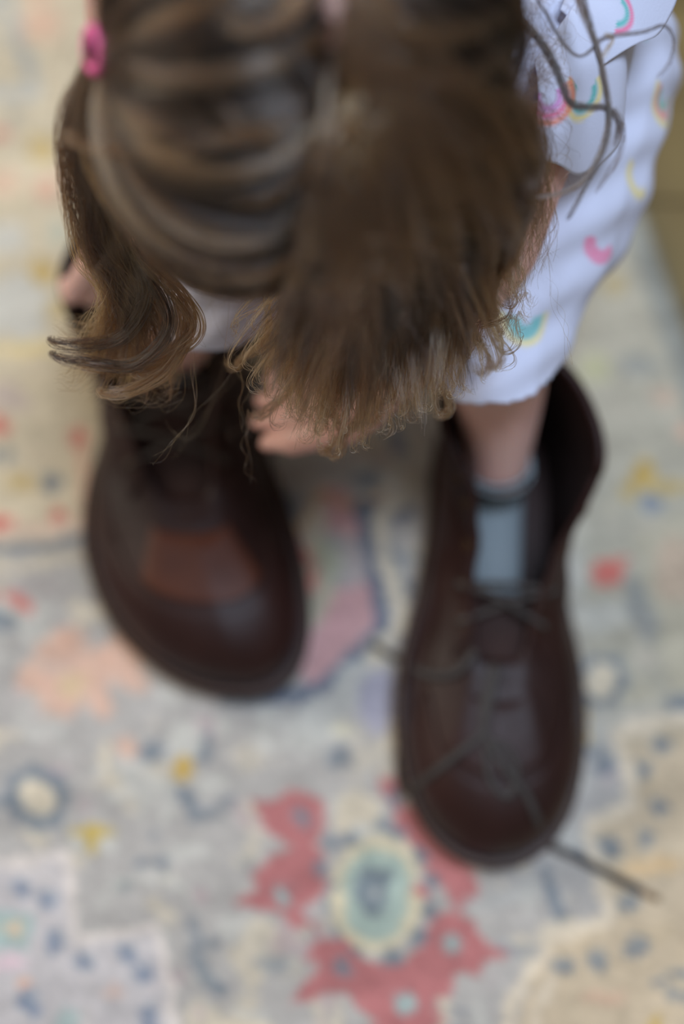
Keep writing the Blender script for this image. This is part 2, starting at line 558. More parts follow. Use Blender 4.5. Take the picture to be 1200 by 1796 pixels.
# selvedge and abrash
edge = np.minimum(-UU, 9)
blend((.022 - edge) / .004, (128, 134, 132), .75)
blend((.005 - edge) / .002, (112, 110, 100), .9)
lum = (.93 + .12 * vnoise(VV, UU * .15, 60, 9) + .14 * (vnoise(X, Y, 330, 10) - .5) + .07 * (vnoise(X, Y, 120, 11) - .5))[..., None]
C = C * lum
C = C * np.array([1.025, .985, .955])
Cl = (np.clip(C, 0, 255) / 255) ** 2.2
Z = RUG_T + .0006 * (vnoise(X, Y, 300, 12) - .5) + .0005 * (vnoise(X, Y, 20, 13) - .5)
ub = [0, nu - 1]
V = np.stack([X, Y, Z], -1).reshape(-1, 3)
idx = np.arange(nu * nv).reshape(nu, nv)
F = np.stack([idx[:-1, :-1], idx[1:, :-1], idx[1:, 1:], idx[:-1, 1:]], -1).reshape(-1, 4)
ring = np.concatenate([idx[:, 0], idx[-1, 1:], idx[-2::-1, -1], idx[0, -2:0:-1]])
base = V[ring].copy()
base[:, 2] = .0003
bi = len(V) + np.arange(len(ring))
V = np.vstack([V, base])
nxt = np.roll(np.arange(len(ring)), -1)
skirt = np.stack([ring, bi, bi[nxt], ring[nxt]], -1)
rug_col = np.vstack([Cl.reshape(-1, 3), Cl.reshape(-1, 3)[ring]])
me = bpy.data.meshes.new('rug')
allF = np.vstack([F, skirt]).astype(np.int32)
me.vertices.add(len(V)); me.vertices.foreach_set('co', V.astype(np.float32).ravel())
me.loops.add(allF.size); me.loops.foreach_set('vertex_index', allF.ravel())
me.polygons.add(len(allF)); me.polygons.foreach_set('loop_start', np.arange(0, allF.size, 4, dtype=np.int32))
me.update(calc_edges=True)
me.validate()
me.materials.append(M_rug)
rug = bpy.data.objects.new('rug', me)
COL.objects.link(rug)
set_color(rug, 'pattern', np.hstack([rug_col, np.ones((len(rug_col), 1))]))
rug['label'] = 'faded oriental rug in grey, cream and rose lying on the wooden floor'
rug['category'] = 'rug'

# ------------------------------------------------------------------ boots
OUT = np.array([[.000, 0], [.004, .018], [.018, .036], [.045, .050], [.085, .0565], [.125, .054], [.165, .046], [.205, .041], [.245, .0405], [.275, .034], [.291, .018], [.296, 0]])
K_OUT = np.array([[.008, 0], [.013, .018], [.032, .037], [.07, .0485], [.11, .048], [.15, .042], [.19, .037], [.23, .0355], [.265, .031], [.283, .016], [.288, 0]])


def make_boot(name, label, pos, ang, asym, lean, side, openk, panelmat, tmax, wide, leftk, wl):
    """local axes: +Y from toe to heel, X across (+ = picture right), Z up; origin under the toe tip"""
    root = empty(name, (pos[0], pos[1], RUG_T), label, 'boot', 'pair of brown leather lace-up boots worn by the child', ang)
    K_TOP = np.array([[.113, 0, .070], [.113, .006, .070], [.114, .011, .071], [.12, .015, .074], [.145, .018 + .004 * openk, .084], [.172, .024 + .008 * openk, .098],
                      [.2, .035 + .012 * openk, .119], [.228, .043 + .007 * openk, .131], [.26, .036, .134], [.276, .018, .136], [.281, 0, .137]])

    def sh(a, w, z):                                # toe swings to the inside, shaft leans a little
        q = max(0, 1 - a / .2)
        zz = max(0, z - .05)
        return np.array([w * (wide if w > 0 else wide * (1 + (wl - 1) * min(1, max(.35, (.25 - a) / .1)))) + asym * q * q + lean * zz, a, z]) * 1.045

    def full(Kr, n):
        h = catmull(Kr, n)
        return h
    NU = 44
    ho, ht = full(K_OUT, NU), full(K_TOP, NU)
    rings_o = [(p[0], s * p[1]) for s, seq in ((1, ho), (-1, ho[-2:0:-1])) for p in seq]
    kk = np.concatenate([np.linspace(0, 10, NU), np.linspace(0, 10, NU)[-2:0:-1]])
    rings_t = [(p[0], s * p[1], p[2]) for s, seq in ((1, ht), (-1, ht[-2:0:-1])) for p in seq]
    rings_t = [(a, w if w >= 0 else w * np.interp(k_, range(11), leftk), z) for (a, w, z), k_ in zip(rings_t, kk)]
    n = len(rings_o)
    NV = 26

    def surf(i, v):
        i0 = int(math.floor(i)) % n
        i1 = (i0 + 1) % n
        f = i - math.floor(i)
        o_ = np.array(rings_o[i0]) * (1 - f) + np.array(rings_o[i1]) * f
        t_ = np.array(rings_t[i0]) * (1 - f) + np.array(rings_t[i1]) * f
        k = kk[i0] * (1 - f) + kk[i1] * f
        front = max(0, 1 - k / 4.5)
        c = np.array([.15, 0])
        out = N(o_ - c)
        P0 = np.array([o_[1], o_[0], .024])
        P3_ = np.array([t_[1], t_[0], t_[2]])
        P1 = P0 + np.array([out[1] * .006, out[0] * .006, .034 + .012 * front])
        if front > 0:
            P2f = np.array([t_[1] * .35 + o_[1] * .62, t_[0] * .5 + o_[0] * .5, .062 + .006 * front])
            P2b = np.array([t_[1] * .8 + o_[1] * .2, t_[0] * .8 + o_[0] * .2, t_[2] * .72])
            g = min(1, front * 1.6)
            P2 = P2b * (1 - g) + P2f * g
        else:
            P2 = np.array([t_[1] * .8 + o_[1] * .2 - math.copysign(.003, t_[1]) * (abs(t_[1]) > .01), t_[0] * .8 + o_[0] * .2, t_[2] * .72])
        p = (1 - v) ** 3 * P0 + 3 * v * (1 - v) ** 2 * P1 + 3 * v * v * (1 - v) * P2 + v ** 3 * P3_
        # creases across the vamp and slack in the leather
        cr = .0012 * math.exp(-((p[1] - .098) / .022) ** 2) * math.sin(p[1] * 620 + p[0] * 40) * min(1, v * 2)
        cr += .0011 * math.sin(p[1] * 95 + p[2] * 120 + side) * math.sin(p[2] * 90) * (1 - front)
        p = p + np.array([out[1] * cr * 1.4, out[0] * cr * .6, cr * front])
        return sh(p[1], p[0], p[2])
    G = np.array([[surf(i, v) for v in np.linspace(0, 1, NV)] for i in range(n)])
    Vv = G.reshape(-1, 3)
    Ff = []
    for i in range(n):
        j = (i + 1) % n
        for v in range(NV - 1):
            Ff.append((i * NV + v, j * NV + v, j * NV + v + 1, i * NV + v + 1))
    up = mesh_obj('upper', Vv, Ff, M_leather, root)
    up.data.materials.append(M_lining)
    so = up.modifiers.new('thickness', 'SOLIDIFY')
    so.thickness = .0032
    so.offset = -1
    so.material_offset = 1
    so.material_offset_rim = 0
    Nrm = np.zeros_like(G)
    for i in range(n):
        du = G[(i + 1) % n] - G[i - 1]
        dv = np.gradient(G[i], axis=0)
        nn = np.cross(du, dv)
        Nrm[i] = nn / (np.linalg.norm(nn, axis=1)[:, None] + 1e-9)
    # outward check
    if Nrm[0, 5][1] > 0:
        Nrm = -Nrm

    def patch(nm, i0, i1, v0, v1, off, m, th=.0016):
        ii = [i % n for i in range(i0, i1 + 1)]
        Vp, Fp = [], []
        w = v1 - v0 + 1
        for i in ii:
            for v in range(v0, v1 + 1):
                Vp.append(G[i, v] + Nrm[i, v] * off)
        for a in range(len(ii) - 1):
            for b in range(w - 1):
                Fp.append((a * w + b, (a + 1) * w + b, (a + 1) * w + b + 1, a * w + b + 1))
        o = mesh_obj(nm, Vp, Fp, m, root)
        s_ = o.modifiers.new('thickness', 'SOLIDIFY')
        s_.thickness = th
        s_.offset = 1
        bv = o.modifiers.new('edge', 'BEVEL')
        bv.width = .0005
        bv.segments = 2
        bv.limit_method = 'ANGLE'
        return o
    step = (NU - 1) / 10.0
    ix = lambda k: int(round(k * step))
    patch('toe_cap', -ix(3.2), ix(3.2), 0, 13, .0001, M_leather)
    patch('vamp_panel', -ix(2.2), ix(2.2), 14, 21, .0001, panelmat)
    patch('heel_counter', ix(8.0), n - ix(8.0), 0, 13, .0001, M_leather)
    patch('facing', ix(3.3), ix(6.6), NV - 7, NV - 1, .0001, M_leather)
    patch('facing', n - ix(6.6), n - ix(3.3), NV - 7, NV - 1, .0001, M_leather)
    # padded collar rim
    rim = [G[i % n, NV - 1] + Nrm[i % n, NV - 1] * -.0012 for i in range(ix(6.2), n - ix(6.2) + 1)]
    tube_obj('collar', rim, .0034, M_leather, root, seg=8)
    # eyelets
    eyes = {}
    for s_ in (1, -1):
        for q, k in enumerate((3.75, 4.4, 5.05, 5.7, 6.3)):
            i = ix(k) if s_ > 0 else n - ix(k)
            c = G[i, NV - 4] + Nrm[i, NV - 4] * .0018
            nn = Nrm[i, NV - 4]
            a = N(np.cross(nn, [0, 1, 0]))
            b = np.cross(nn, a)
            ring_ = [c + .0028 * (math.cos(t) * a + math.sin(t) * b) for t in np.linspace(0, 2 * math.pi, 13)]
            tube_obj('eyelet', ring_, .0008, M_brass, root, seg=6, cap=False)
            eyes[(s_, q)] = (c, nn)
    # tongue
    Vt, Ft = [], []
    aa = np.linspace(.104, tmax, 14)
    for j, a in enumerate(aa):
        for w in np.linspace(-1, 1, 11):
            hw = .016 + (a - .104) * .13
            z = np.interp(a, [.104, .12, .145, .176, .225], [.063, .0665, .074, .083, .132]) - .0045 * w * w
            Vt.append(sh(a, w * hw, z))
    for j in range(13):
        for w in range(10):
            b = j * 11 + w
            Ft.append((b, b + 1, b + 12, b + 11))
    tg = mesh_obj('tongue', Vt, Ft, M_lining, root)
    s_ = tg.modifiers.new('thickness', 'SOLIDIFY')
    s_.thickness = .003

    # sole: welt, outsole, heel
    def slab(nm, inset, z0, z1, m, amin=None, bev=.0015):
        ho_ = catmull(OUT, 40)
        ring_ = [(p[0], s * p[1]) for s, seq in ((1, ho_), (-1, ho_[-2:0:-1])) for p in seq]
        b = bmesh.new()
        vs = []
        for a, w in ring_:
            if amin is not None and a < amin:
                continue
            c = np.array([.15, 0])
            d = N(np.array([a, w]) - c) * inset
            q = sh(a - d[0], w - d[1], 0)
            vs.append(b.verts.new((q[0], q[1], z0)))
        f = b.faces.new(vs)
        bmesh.ops.remove_doubles(b, verts=b.verts[:], dist=.0002)
        r_ = bmesh.ops.extrude_face_region(b, geom=b.faces[:])
        bmesh.ops.translate(b, vec=(0, 0, z1 - z0), verts=[v for v in r_['geom'] if isinstance(v, bmesh.types.BMVert)])
        bmesh.ops.recalc_face_normals(b, faces=b.faces[:])
        o = bm_obj(nm, b, m, root, smooth=False)
        bv = o.modifiers.new('edge', 'BEVEL')
        bv.width = bev
        bv.segments = 2
        bv.limit_method = 'ANGLE'
        return o
    slab('outsole', .001, .008, .0185, M_sole)
    slab('forefoot_tread', .003, .0, .0085, M_sole, None).data
    slab('heel_block', .0015, .0, .0083, M_sole, .205)
    slab('welt', .0, .018, .0245, M_leather)
    sb = [], []
    Vs, Fs = [], []
    ho_ = catmull(OUT, 60)
    ring_ = [(p[0], s * p[1]) for s, seq in ((1, ho_), (-1, ho_[-2:0:-1])) for p in seq]
    for i in range(0, len(ring_)):
        a, w = ring_[i]
        a2, w2 = ring_[(i + 1) % len(ring_)]
        c = np.array([.15, 0])
        d = N(np.array([a, w]) - c) * .0028
        p = sh(a - d[0], w - d[1], 0) + [0, 0, .0249]
        q = sh(a + (a2 - a) * .6 - d[0], w + (w2 - w) * .6 - d[1], 0) + [0, 0, .0249]
        if np.linalg.norm(p - q) < 5e-4:
            continue
        v_, f_ = tube([p, (p + q) / 2 + [0, 0, .0002], q], .0005, seg=4)
        off = len(Vs)
        Vs += v_
        Fs += [tuple(off + t for t in g) for g in f_]
    st = mesh_obj('stitching', Vs, Fs, M_stitch, root)
    st['kind'] = 'stuff'
    bpy.context.view_layer.update()
    mw = root.matrix_world.copy()
    bv = BVHTree.FromPolygons([mw @ Vector(v) for v in Vv], Ff)
    return dict(root=root, G=G, Nrm=Nrm, eyes=eyes, bvh=bv, mw=mw, sh=sh)


R_heel, R_toe = np.array([.104, .061]), np.array([.0865, -.241])
angR = math.atan2(-(R_heel - R_toe)[0], (R_heel - R_toe)[1])
bootR = make_boot('lace_up_boot', 'dark brown leather lace-up boot nearer the viewer, its long lace trailing onto the rug', R_toe, angR, .004, -.02, 1.0, 1.0, M_leather, .15, 1.02, [1, 1, 1, .9, .75, .5, .42, .75, 1, 1, 1], 1.0)
L_toe, L_heel = np.array([-.096, -.137]), np.array([-.108, .146])
angL = math.atan2(-(L_heel - L_toe)[0], (L_heel - L_toe)[1])
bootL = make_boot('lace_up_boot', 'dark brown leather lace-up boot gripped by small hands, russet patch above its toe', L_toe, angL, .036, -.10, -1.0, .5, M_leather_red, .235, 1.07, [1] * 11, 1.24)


def on_boot(b, px, py, off=.0022):
    d = FWD + UPV * (898 - py) / FPX + np.array([1, 0, 0]) * (px - 600) / FPX
    h = b['bvh'].ray_cast(Vector(CAM), Vector(N(d)))
    if h[0] is None:
        return None
    nn = np.array(h[1])
    if nn @ d > 0:
        nn = -nn
    return np.array(h[0]) + nn * off


def to_local(b, P):
    inv = b['mw'].inverted()
    return [np.array(inv @ Vector(p)) for p in P]


def lace(b, P, r=.0024, flat=.5):
    return tube_obj('lace', P, r, M_lace, b['root'], seg=8, flat=flat, n=max(12, len(P) * 8))


for b, rows in ((bootR, 2), (bootL, 5)):
    for q in range(rows):
        e1_, n1 = b['eyes'][(-1, q)]
        e2_, n2 = b['eyes'][(1, min(q + 1, rows - 1))]
        up = np.array([0, 0, .0035])
        lace(b, [e1_ - n1 * .002, e1_ + n1 * .002, (e1_ * 2 + e2_) / 3 + up, (e1_ + 2 * e2_) / 3 + up * 1.3, e2_ + n2 * .002, e2_ - n2 * .002], .002)
        e1_, n1 = b['eyes'][(1, q)]
        e2_, n2 = b['eyes'][(-1, min(q + 1, rows - 1))]
        if q < rows - 1:
            lace(b, [e1_ - n1 * .002, e1_ + n1 * .002, (e1_ * 2 + e2_) / 3 + up * 1.7, (e1_ + 2 * e2_) / 3 + up * 2.2, e2_ + n2 * .002, e2_ - n2 * .002], .002)


def px_path(b, pts):
    P = []
    for p in pts:
        if len(p) == 3:
            P.append(atz(*p))
        else:
            q = on_boot(b, *p)
            if q is not None:
                P.append(q)
    return to_local(b, P)


# loose ends of the nearer boot's lace: a loop over the vamp, one end on the rug to either side
lace(bootR, px_path(bootR, [(905, 1110), (868, 1165), (850, 1230), (846, 1285), (800, 1325), (752, 1365), (722, 1400), (712, 1390, .022), (700, 1352, .0115), (703, 1300, .0105)]), .0026)
lace(bootR, px_path(bootR, [(850, 1110), (872, 1170), (858, 1240), (852, 1285), (880, 1340), (920, 1390), (942, 1440), (955, 1468, .03), (975, 1487, .0115), (1010, 1503, .0105), (1070, 1534, .0105), (1125, 1562, .0105)]), .0026)
tube_obj('lace_tip', to_local(bootR, [atz(1122, 1561, .0107), atz(1140, 1570, .0107), atz(1157, 1577, .0107)]), .0019, M_stitch, bootR['root'], seg=8)
lace(bootR, px_path(bootR, [(850, 1300), (885, 1310), (905, 1350), (890, 1395), (862, 1370), (850, 1310)]), .0022)
lace(bootR, px_path(bootR, [(835, 1140), (800, 1180), (760, 1185), (735, 1175), (722, 1168, .03), (706, 1160, .0115), (680, 1146, .0105), (652, 1128, .0105)]), .0026)

# ------------------------------------------------------------------ the child
child = empty('person', (.02, .08, RUG_T), 'toddler with messy brown pigtails in a lavender rainbow-print outfit, bending over two big boots', 'person')
CO = np.array(child.location)


def kid(o):
    """keep world placement of a mesh built in world coordinates"""
    o.parent = child
    o.data.transform(Matrix.Translation(-Vector(CO)))
    return o


# head frame: U crown, F face, R picture-right
HC = at(515, 85, .585)
HU = N([.17, -.86, .42])
HF = N(np.array([-.12, -.44, -.90]) - HU * (np.array([-.12, -.44, -.90]) @ HU))
HR = np.cross(HF, HU)
if HR[0] < 0:
    HR = -HR
AR, AF, AU = .076, .091, .086


def hp(r, f, u, k=1.0):
    """point on (or k times out from) the skull for local direction r,f,u"""
    d = np.array([r, f, u], float)
    d = d / np.linalg.norm(d)
    return HC + k * (HR * d[0] * AR + HF * d[1] * AF + HU * d[2] * AU)


V, F = [], []
ellip(HC, [HR * AR, HF * AF, HU * AU], V, F, 4)
ellip(HC + HF * .028 - HU * .035, [HR * .058, HF * .058, HU * .060], V, F, 3)      # lower face
for s in (-1, 1):
    ellip(HC + HF * .062 - HU * .045 + HR * s * .028, [HR * .022, HF * .022, HU * .022], V, F, 2)  # cheek
    ellip(HC + HR * s * .077 - HU * .02 - HF * .005, [HR * .007, HF * .014, HU * .021], V, F, 2)   # ear
    ellip(HC + HF * .080 - HU * .017 + HR * s * .027, [HR * .013, HF * .006, HU * .006], V, F, 2)  # closed lid
round_cone(HC + HF * .088 - HU * .018, .005, HC + HF * .098 - HU * .036, .0085, V, F)              # nose
round_cone(HC + HF * .086 - HU * .056 - HR * .012, .004, HC + HF * .086 - HU * .056 + HR * .012, .004, V, F)
round_cone(HC + HF * .082 - HU * .066 - HR * .009, .005, HC + HF * .082 - HU * .066 + HR * .009, .005, V, F)
ellip(HC + HF * .068 - HU * .082, [HR * .017, HF * .015, HU * .012], V, F, 2)                      # chin
chest, pelvis = np.array([.008, .165, .345]), np.array([.042, .215, .265])
round_cone(HC - HU * .05 - HF * .02, .034, np.array([.0, .135, .355]), .036, V, F, 3)             # neck
shR, shL = np.array([.100, .112, .336]), np.array([-.052, .160, .328])
chain([(chest, .066), ((chest + pelvis) / 2, .066), (pelvis, .075)], V, F, 3)
chain([(shL, .03), (np.array([.0, .14, .35]), .048), (shR, .03)], V, F)
# legs
hipR, hipL = np.array([.098, .175, .255]), np.array([-.008, .19, .255])
knR, knL = np.array([.088, .036, .214]), np.array([-.070, .068, .218])
anR, anL = np.array([.096, -.010, .092]), np.array([-.108, .070, .092])
chain([(hipR, .058), (knR, .031), (knR * .45 + anR * .55 + [0, .010, 0], .027), (anR, .0175), (anR + [.002, .008, -.042], .0175)], V, F)
chain([(hipL, .058), (knL, .031), (knL * .45 + anL * .55 + [0, .010, 0], .027), (anL, .0175), (anL + [.0, .008, -.042], .0175)], V, F)
ftR = N(np.append(R_toe - R_heel, 0))
ftL = N(np.append(L_toe - L_heel, 0))
for an, ft in ((anR, ftR), (anL, ftL)):
    chain([(an + [0, .006, -.032], .018), (an + ft * .05 + [0, 0, -.030], .0175), (an + ft * .095 + [0, 0, -.043], .015)], V, F)


# arms and hands
def hand(wrist, knuck, side_dir, curls, thumb_dir, V, F, r=.0051, nails=None):
    """palm from wrist to knuckles, four fingers of unequal length bending step by step, thumb off the palm's side"""
    fw = N(knuck - wrist)
    sd = N(side_dir - fw * (side_dir @ fw))
    nrm = np.cross(fw, sd)
    if nrm[2] > 0:
        nrm = -nrm                                 # palm side, facing down
    Lp = np.linalg.norm(knuck - wrist)
    offs = (-.0185, -.0062, .0062, .0180)
    for o_ in offs:
        round_cone(wrist + sd * o_ * .55 + fw * .004, .0095, knuck + sd * o_, .0078, V, F)
    lens = (.030, .036, .034, .027)
    for (o_, L_, c_) in zip(offs, lens, curls):
        p = knuck + sd * o_
        d = fw.copy()
        pts = [(p, r * 1.2)]
        for q, (seg_, a_) in enumerate(((.44, c_[0]), (.32, c_[1]), (.24, c_[2]))):
            a_ = math.radians(a_)
            ang_ = a_
            d = N(d * math.cos(ang_) + nrm * math.sin(ang_))
            # keep d in the bend plane
            p = p + d * L_ * seg_
            pts.append((p, r * (1.05, .95, .8)[q]))
        chain(pts, V, F)
        if nails is not None:
            back = N(np.cross(d, sd))
            if back @ nrm > 0:
                back = -back
            nails.append((p + back * r * .62, d, sd))
    tb = wrist + fw * Lp * .35 + sd * .016 * np.sign(thumb_dir[0])
    td = N(thumb_dir[1])
    t2 = N(td + fw * .5)
    chain([(tb - td * .006, .009), (tb + td * .016, .0072), (tb + td * .016 + t2 * .015, .0056), (tb + td * .016 + t2 * .025, .005)], V, F)


nails = []
# right-hand side arm (child's left): shoulder - elbow - wrist - hand on the inner collar of the far boot
elR = at(862, 440, .715)
wrR = at(625, 715, .778)
knR_ = at(512, 718, .800)
chain([(shR, .029), (elR, .0235), (wrR * .55 + elR * .45, .0215), (wrR, .0165), (wrR * .4 + knR_ * .6, .0125)], V, F)
hand(wrR, knR_, UPV, [(6, 30, 30), (4, 26, 26), (6, 26, 26), (10, 30, 28)], (1, N(np.array([-.8, .35, -.45]))), V, F, nails=nails)
# other arm: hand closed on the outer collar
elL = np.array([-.110, .150, .265])
wrL = at(212, 432, .80)
knL_ = at(186, 512, .838)
chain([(shL, .029), (elL, .0235), (wrL, .0165), (wrL * .4 + knL_ * .6, .0125)], V, F)
hand(wrL, knL_, np.array([1.0, .2, 0]), [(20, 50, 40), (18, 55, 45), (18, 55, 45), (20, 50, 40)], (1, N(np.array([.6, -.45, -.6]))), V, F, nails=nails)
bm = remesh(V, F, .0015, 4)
body = kid(bm_obj('body', bm, M_skin))
for p, d, s_ in nails:
    o = []
    nn = N(np.cross(d, s_))
    Vn, Fn = [], []
    ellip(p, [d * .0036, N(s_) * .0030, nn * .0009], Vn, Fn, 2)
    kid(mesh_obj('fingernail', Vn, Fn, M_nail))

# socks
for an, ft in ((anR, ftR), (anL, ftL)):
    V, F = [], []
    chain([(an + [0, 0, .03], .0225), (an, .0198), (an + [0, .006, -.032], .0204), (an + ft * .05 + [0, 0, -.030], .0196), (an + ft * .095 + [0, 0, -.042], .0168)], V, F, 3)
    bm = remesh(V, F, .002, 4)
    kn = knR if an is anR else knL
    up_ = N(kn - an)
    cut(bm, an + up_ * .012, up_)
    # ribs
    o = kid(bm_obj('sock', bm, M_sock))
    s = o.modifiers.new('t', 'SOLIDIFY')
    s.thickness = .0012
    cf = []
    for t in np.linspace(0, 2 * math.pi, 25):
        a = N(np.cross(up_, [0, 1, 0]))
        b = np.cross(up_, a)
        cf.append(an + up_ * .012 + .0203 * (math.cos(t) * a + math.sin(t) * b))
    cuff = tube_obj('sock_cuff', cf, .0016, M_sock, None, seg=6, cap=False)
    cuff.parent = o
    cuff.data.transform(Matrix.Translation(-Vector(CO)))

# outfit: one garment over torso and thighs, open at neck, arms and above the knees
V, F = [], []
chain([(chest + [0, -.015, .005], .070), ((chest + pelvis) / 2, .076), (pelvis, .092)], V, F, 3)
chain([(shL, .037), (np.array([.0, .145, .348]), .055), (shR, .037)], V, F)
chain([(pelvis, .09), (np.array([.108, .165, .252]), .078), (np.array([.102, .10, .238]), .0625), (np.array([.0865, .038, .222]), .040), (np.array([.084, .0, .205]), .037)], V, F, 3)
chain([(pelvis, .09), (np.array([-.02, .18, .252]), .072), (np.array([-.045, .12, .238]), .055), (np.array([-.070, .070, .226]), .040), (np.array([-.072, .035, .205]), .037)], V, F, 3)
bm = remesh(V, F, .0023, 8)
# second leg and sleeves are trimmed by deleting what lies beyond their hems
def trim(bm, co, no, cen, rad):
    co, no, cen = map(np.asarray, (co, no, cen))
    dl = [f for f in bm.faces if (np.array(f.calc_center_median()) - co) @ no > 0 and np.linalg.norm(np.array(f.calc_center_median()) - cen) < rad]
    bmesh.ops.delete(bm, geom=dl, context='FACES')


nl = N(HC - HU * .06 - np.array([.0, .14, .355]))
for v in bm.verts:                                  # soft folds
    c = np.array(v.co)
    f = .0013 * math.sin(c[0] * 95 + c[1] * 60 + 2 * math.sin(c[2] * 40)) + .0013 * math.sin(c[1] * 210 - c[0] * 130 + c[2] * 90)
    v.co = v.co + v.normal * f
trim(bm, [.088, .026, .203], N([.15, -.5, -.86]), [.085, -.005, .19], .07)
trim(bm, [-.070, .050, .205], N([0, -.5, -.86]), [-.072, .03, .19], .07)
trim(bm, np.array([0, .14, .355]) + nl * .045, nl, np.array([0, .14, .355]) + nl * .06, .05)
for _ in range(40):
    bmesh.ops.smooth_vert(bm, verts=[v for v in bm.verts if v.is_boundary], factor=.5)
outfit = bm_obj('outfit', bm, M_dress)

# flutter sleeves (pieces of the outfit)
def flutter(A, B, out, w0, w1, name='flutter_sleeve', waves=5, drop=.05):
    """ruffled cap: runs from A to B on the shoulder, flares outward and down"""
    Vf, Ff = [], []
    nA, nB = 90, 44
    A, B, out = map(np.asarray, (A, B, out))
    ax = B - A
    up = N(np.cross(ax, out))
    if up[2] < 0:
        up = -up
    for i in range(nA):
        t = i / (nA - 1)
        for j in range(nB):
            s = j / (nB - 1)
            arch = math.sin(math.pi * t)
            L = (w0 + (w1 - w0) * arch)
            base_ = A + ax * t + up * .014 * arch
            spread = (t - .5) * s * .35
            p = base_ + out * L * s * .93 + ax * spread - up * drop * s * s * (.5 + .5 * arch)
            p = p + up * (.0045 * math.sin(t * math.pi * waves) * s) + ax * .02 * math.sin(t * math.pi * waves + 1) * s * .3
            Vf.append(p)
    for i in range(nA - 1):
        for j in range(nB - 1):
            b = i * nB + j
            Ff.append((b, b + nB, b + nB + 1, b + 1))
    return mesh_obj(name, Vf, Ff, M_dress)


flR = flutter(shR + [-.012, -.028, .034], shR + [.03, .05, .03], N([.55, -.78, -.32]), .03, .072, waves=5)
flR2 = flutter(shR + [.0, -.005, .041], shR + [.02, .06, .036], N([.93, -.28, -.22]), .03, .056, waves=4, drop=.02)
flL = flutter(shL + [.012, -.02, .030], shL + [-.02, .05, .026], N([-.4, -.72, -.5]), .02, .040, waves=5)

# rainbow print, laid on the cloth around chosen spots
BASEC = np.array(srgb(197, 200, 220))[:3]
PK, OR, YE, TE, PU, GR = [np.array(srgb(*c))[:3] for c in ((224, 112, 150), (224, 136, 112), (222, 206, 140), (84, 174, 170), (206, 140, 200), (120, 174, 150))]


def paint(o, spots, world=True):
    me = o.data
    n_ = len(me.vertices)
    co = np.empty(n_ * 3, np.float32)
    me.vertices.foreach_get('co', co)
    co = co.reshape(-1, 3).astype(float)
    no = np.empty(n_ * 3, np.float32)
    me.vertices.foreach_get('normal', no)
    no = no.reshape(-1, 3).astype(float)
    C_ = np.ones((n_, 4))
    C_[:, :3] = BASEC
    for c, nn, upd, rad, bands, wd, arc in spots:
        ti = N(upd - nn * (upd @ nn))
        tj = np.cross(nn, ti)
        d = co - c
        lx, ly, lz = d @ tj, d @ ti, d @ nn
        rr = np.hypot(lx, ly)
        th = np.degrees(np.arctan2(lx, -ly))        # 0 = towards -up
        okm = (np.abs(lz) < rad * .9) & (np.abs(th) < arc)
        for bi_, bc in enumerate(bands):
            r0 = rad - bi_ * wd
            a_ = np.clip(1.2 - np.abs(rr - r0) / (wd * .62), 0, 1) * okm * .9
            C_[:, :3] = C_[:, :3] * (1 - a_[:, None]) + bc * a_[:, None]
    set_color(o, 'print', C_)


def spot_px(o, px, py, up2, rad, bands, wd, arc=100):
    bv = BVHTree.FromPolygons([v.co.copy() for v in o.data.vertices], [tuple(p.vertices) for p in o.data.polygons])
    d = FWD + UPV * (898 - py) / FPX + np.array([1, 0, 0]) * (px - 600) / FPX
    h = bv.ray_cast(Vector(CAM), Vector(N(d)))
    if h[0] is None:
        print('print spot missed', px, py)
        return None
    nn = np.array(h[1])
    if nn @ d > 0:
        nn = -nn
    upd = np.array([up2[0], 0, 0]) + UPV * up2[1]
    return (np.array(h[0]), nn, upd, rad, bands, wd, arc)


def random_spots(o, n_, seed, avoid):
    r_ = np.random.default_rng(seed)
    out = []
    vs = o.data.vertices
    for k in range(n_ * 6):
        v = vs[int(r_.integers(len(vs)))]
        c = np.array(v.co)
        if all(np.linalg.norm(c - a) > .036 for a in avoid) and len(out) < n_:
            avoid.append(c)
            out.append((c, np.array(v.normal), N(r_.normal(size=3)), .0115, [[TE, YE], [PK, OR], [PU, YE], [OR, GR]][k % 4], .004, 95))
    return out


sp_ = [spot_px(outfit, 925, 560, (-.15, 1), .0125, [YE, TE, TE], .0036, 105), spot_px(outfit, 1062, 415, (.15, 1), .0125, [PK, PK], .0036, 70),
       spot_px(outfit, 1165, 165, (.1, 1), .0150, [YE, OR, GR], .0042, 100), spot_px(outfit, 1125, 300, (1, .8), .012, [YE], .006, 70)]
sp_ = [s for s in sp_ if s]
paint(outfit, sp_ + random_spots(outfit, 34, 4, [s[0] for s in sp_]))
sp_ = [spot_px(flR, 1020, 165, (-.35, 1), .0110, [YE, TE], .0036, 130), spot_px(flR, 962, 170, (-.2, 1), .0115, [OR, PK, PU], .0032, 120)]
paint(flR, [s for s in sp_ if s])
sp_ = [spot_px(flR2, 1090, 130, (-.5, -.6), .009, [TE], .003, 80), spot_px(flR2, 1080, 20, (-1, .2), .009, [PK, TE], .003, 80)]
paint(flR2, [s for s in sp_ if s])
paint(flL, [])
kid(outfit)
for o in (flR, flR2, flL):
    o.data.transform(Matrix.Translation(-Vector(CO)))
    o.parent = outfit
for o in (outfit, flR, flR2, flL):
    s = o.modifiers.new('cloth_thickness', 'SOLIDIFY')
    s.thickness = .0011


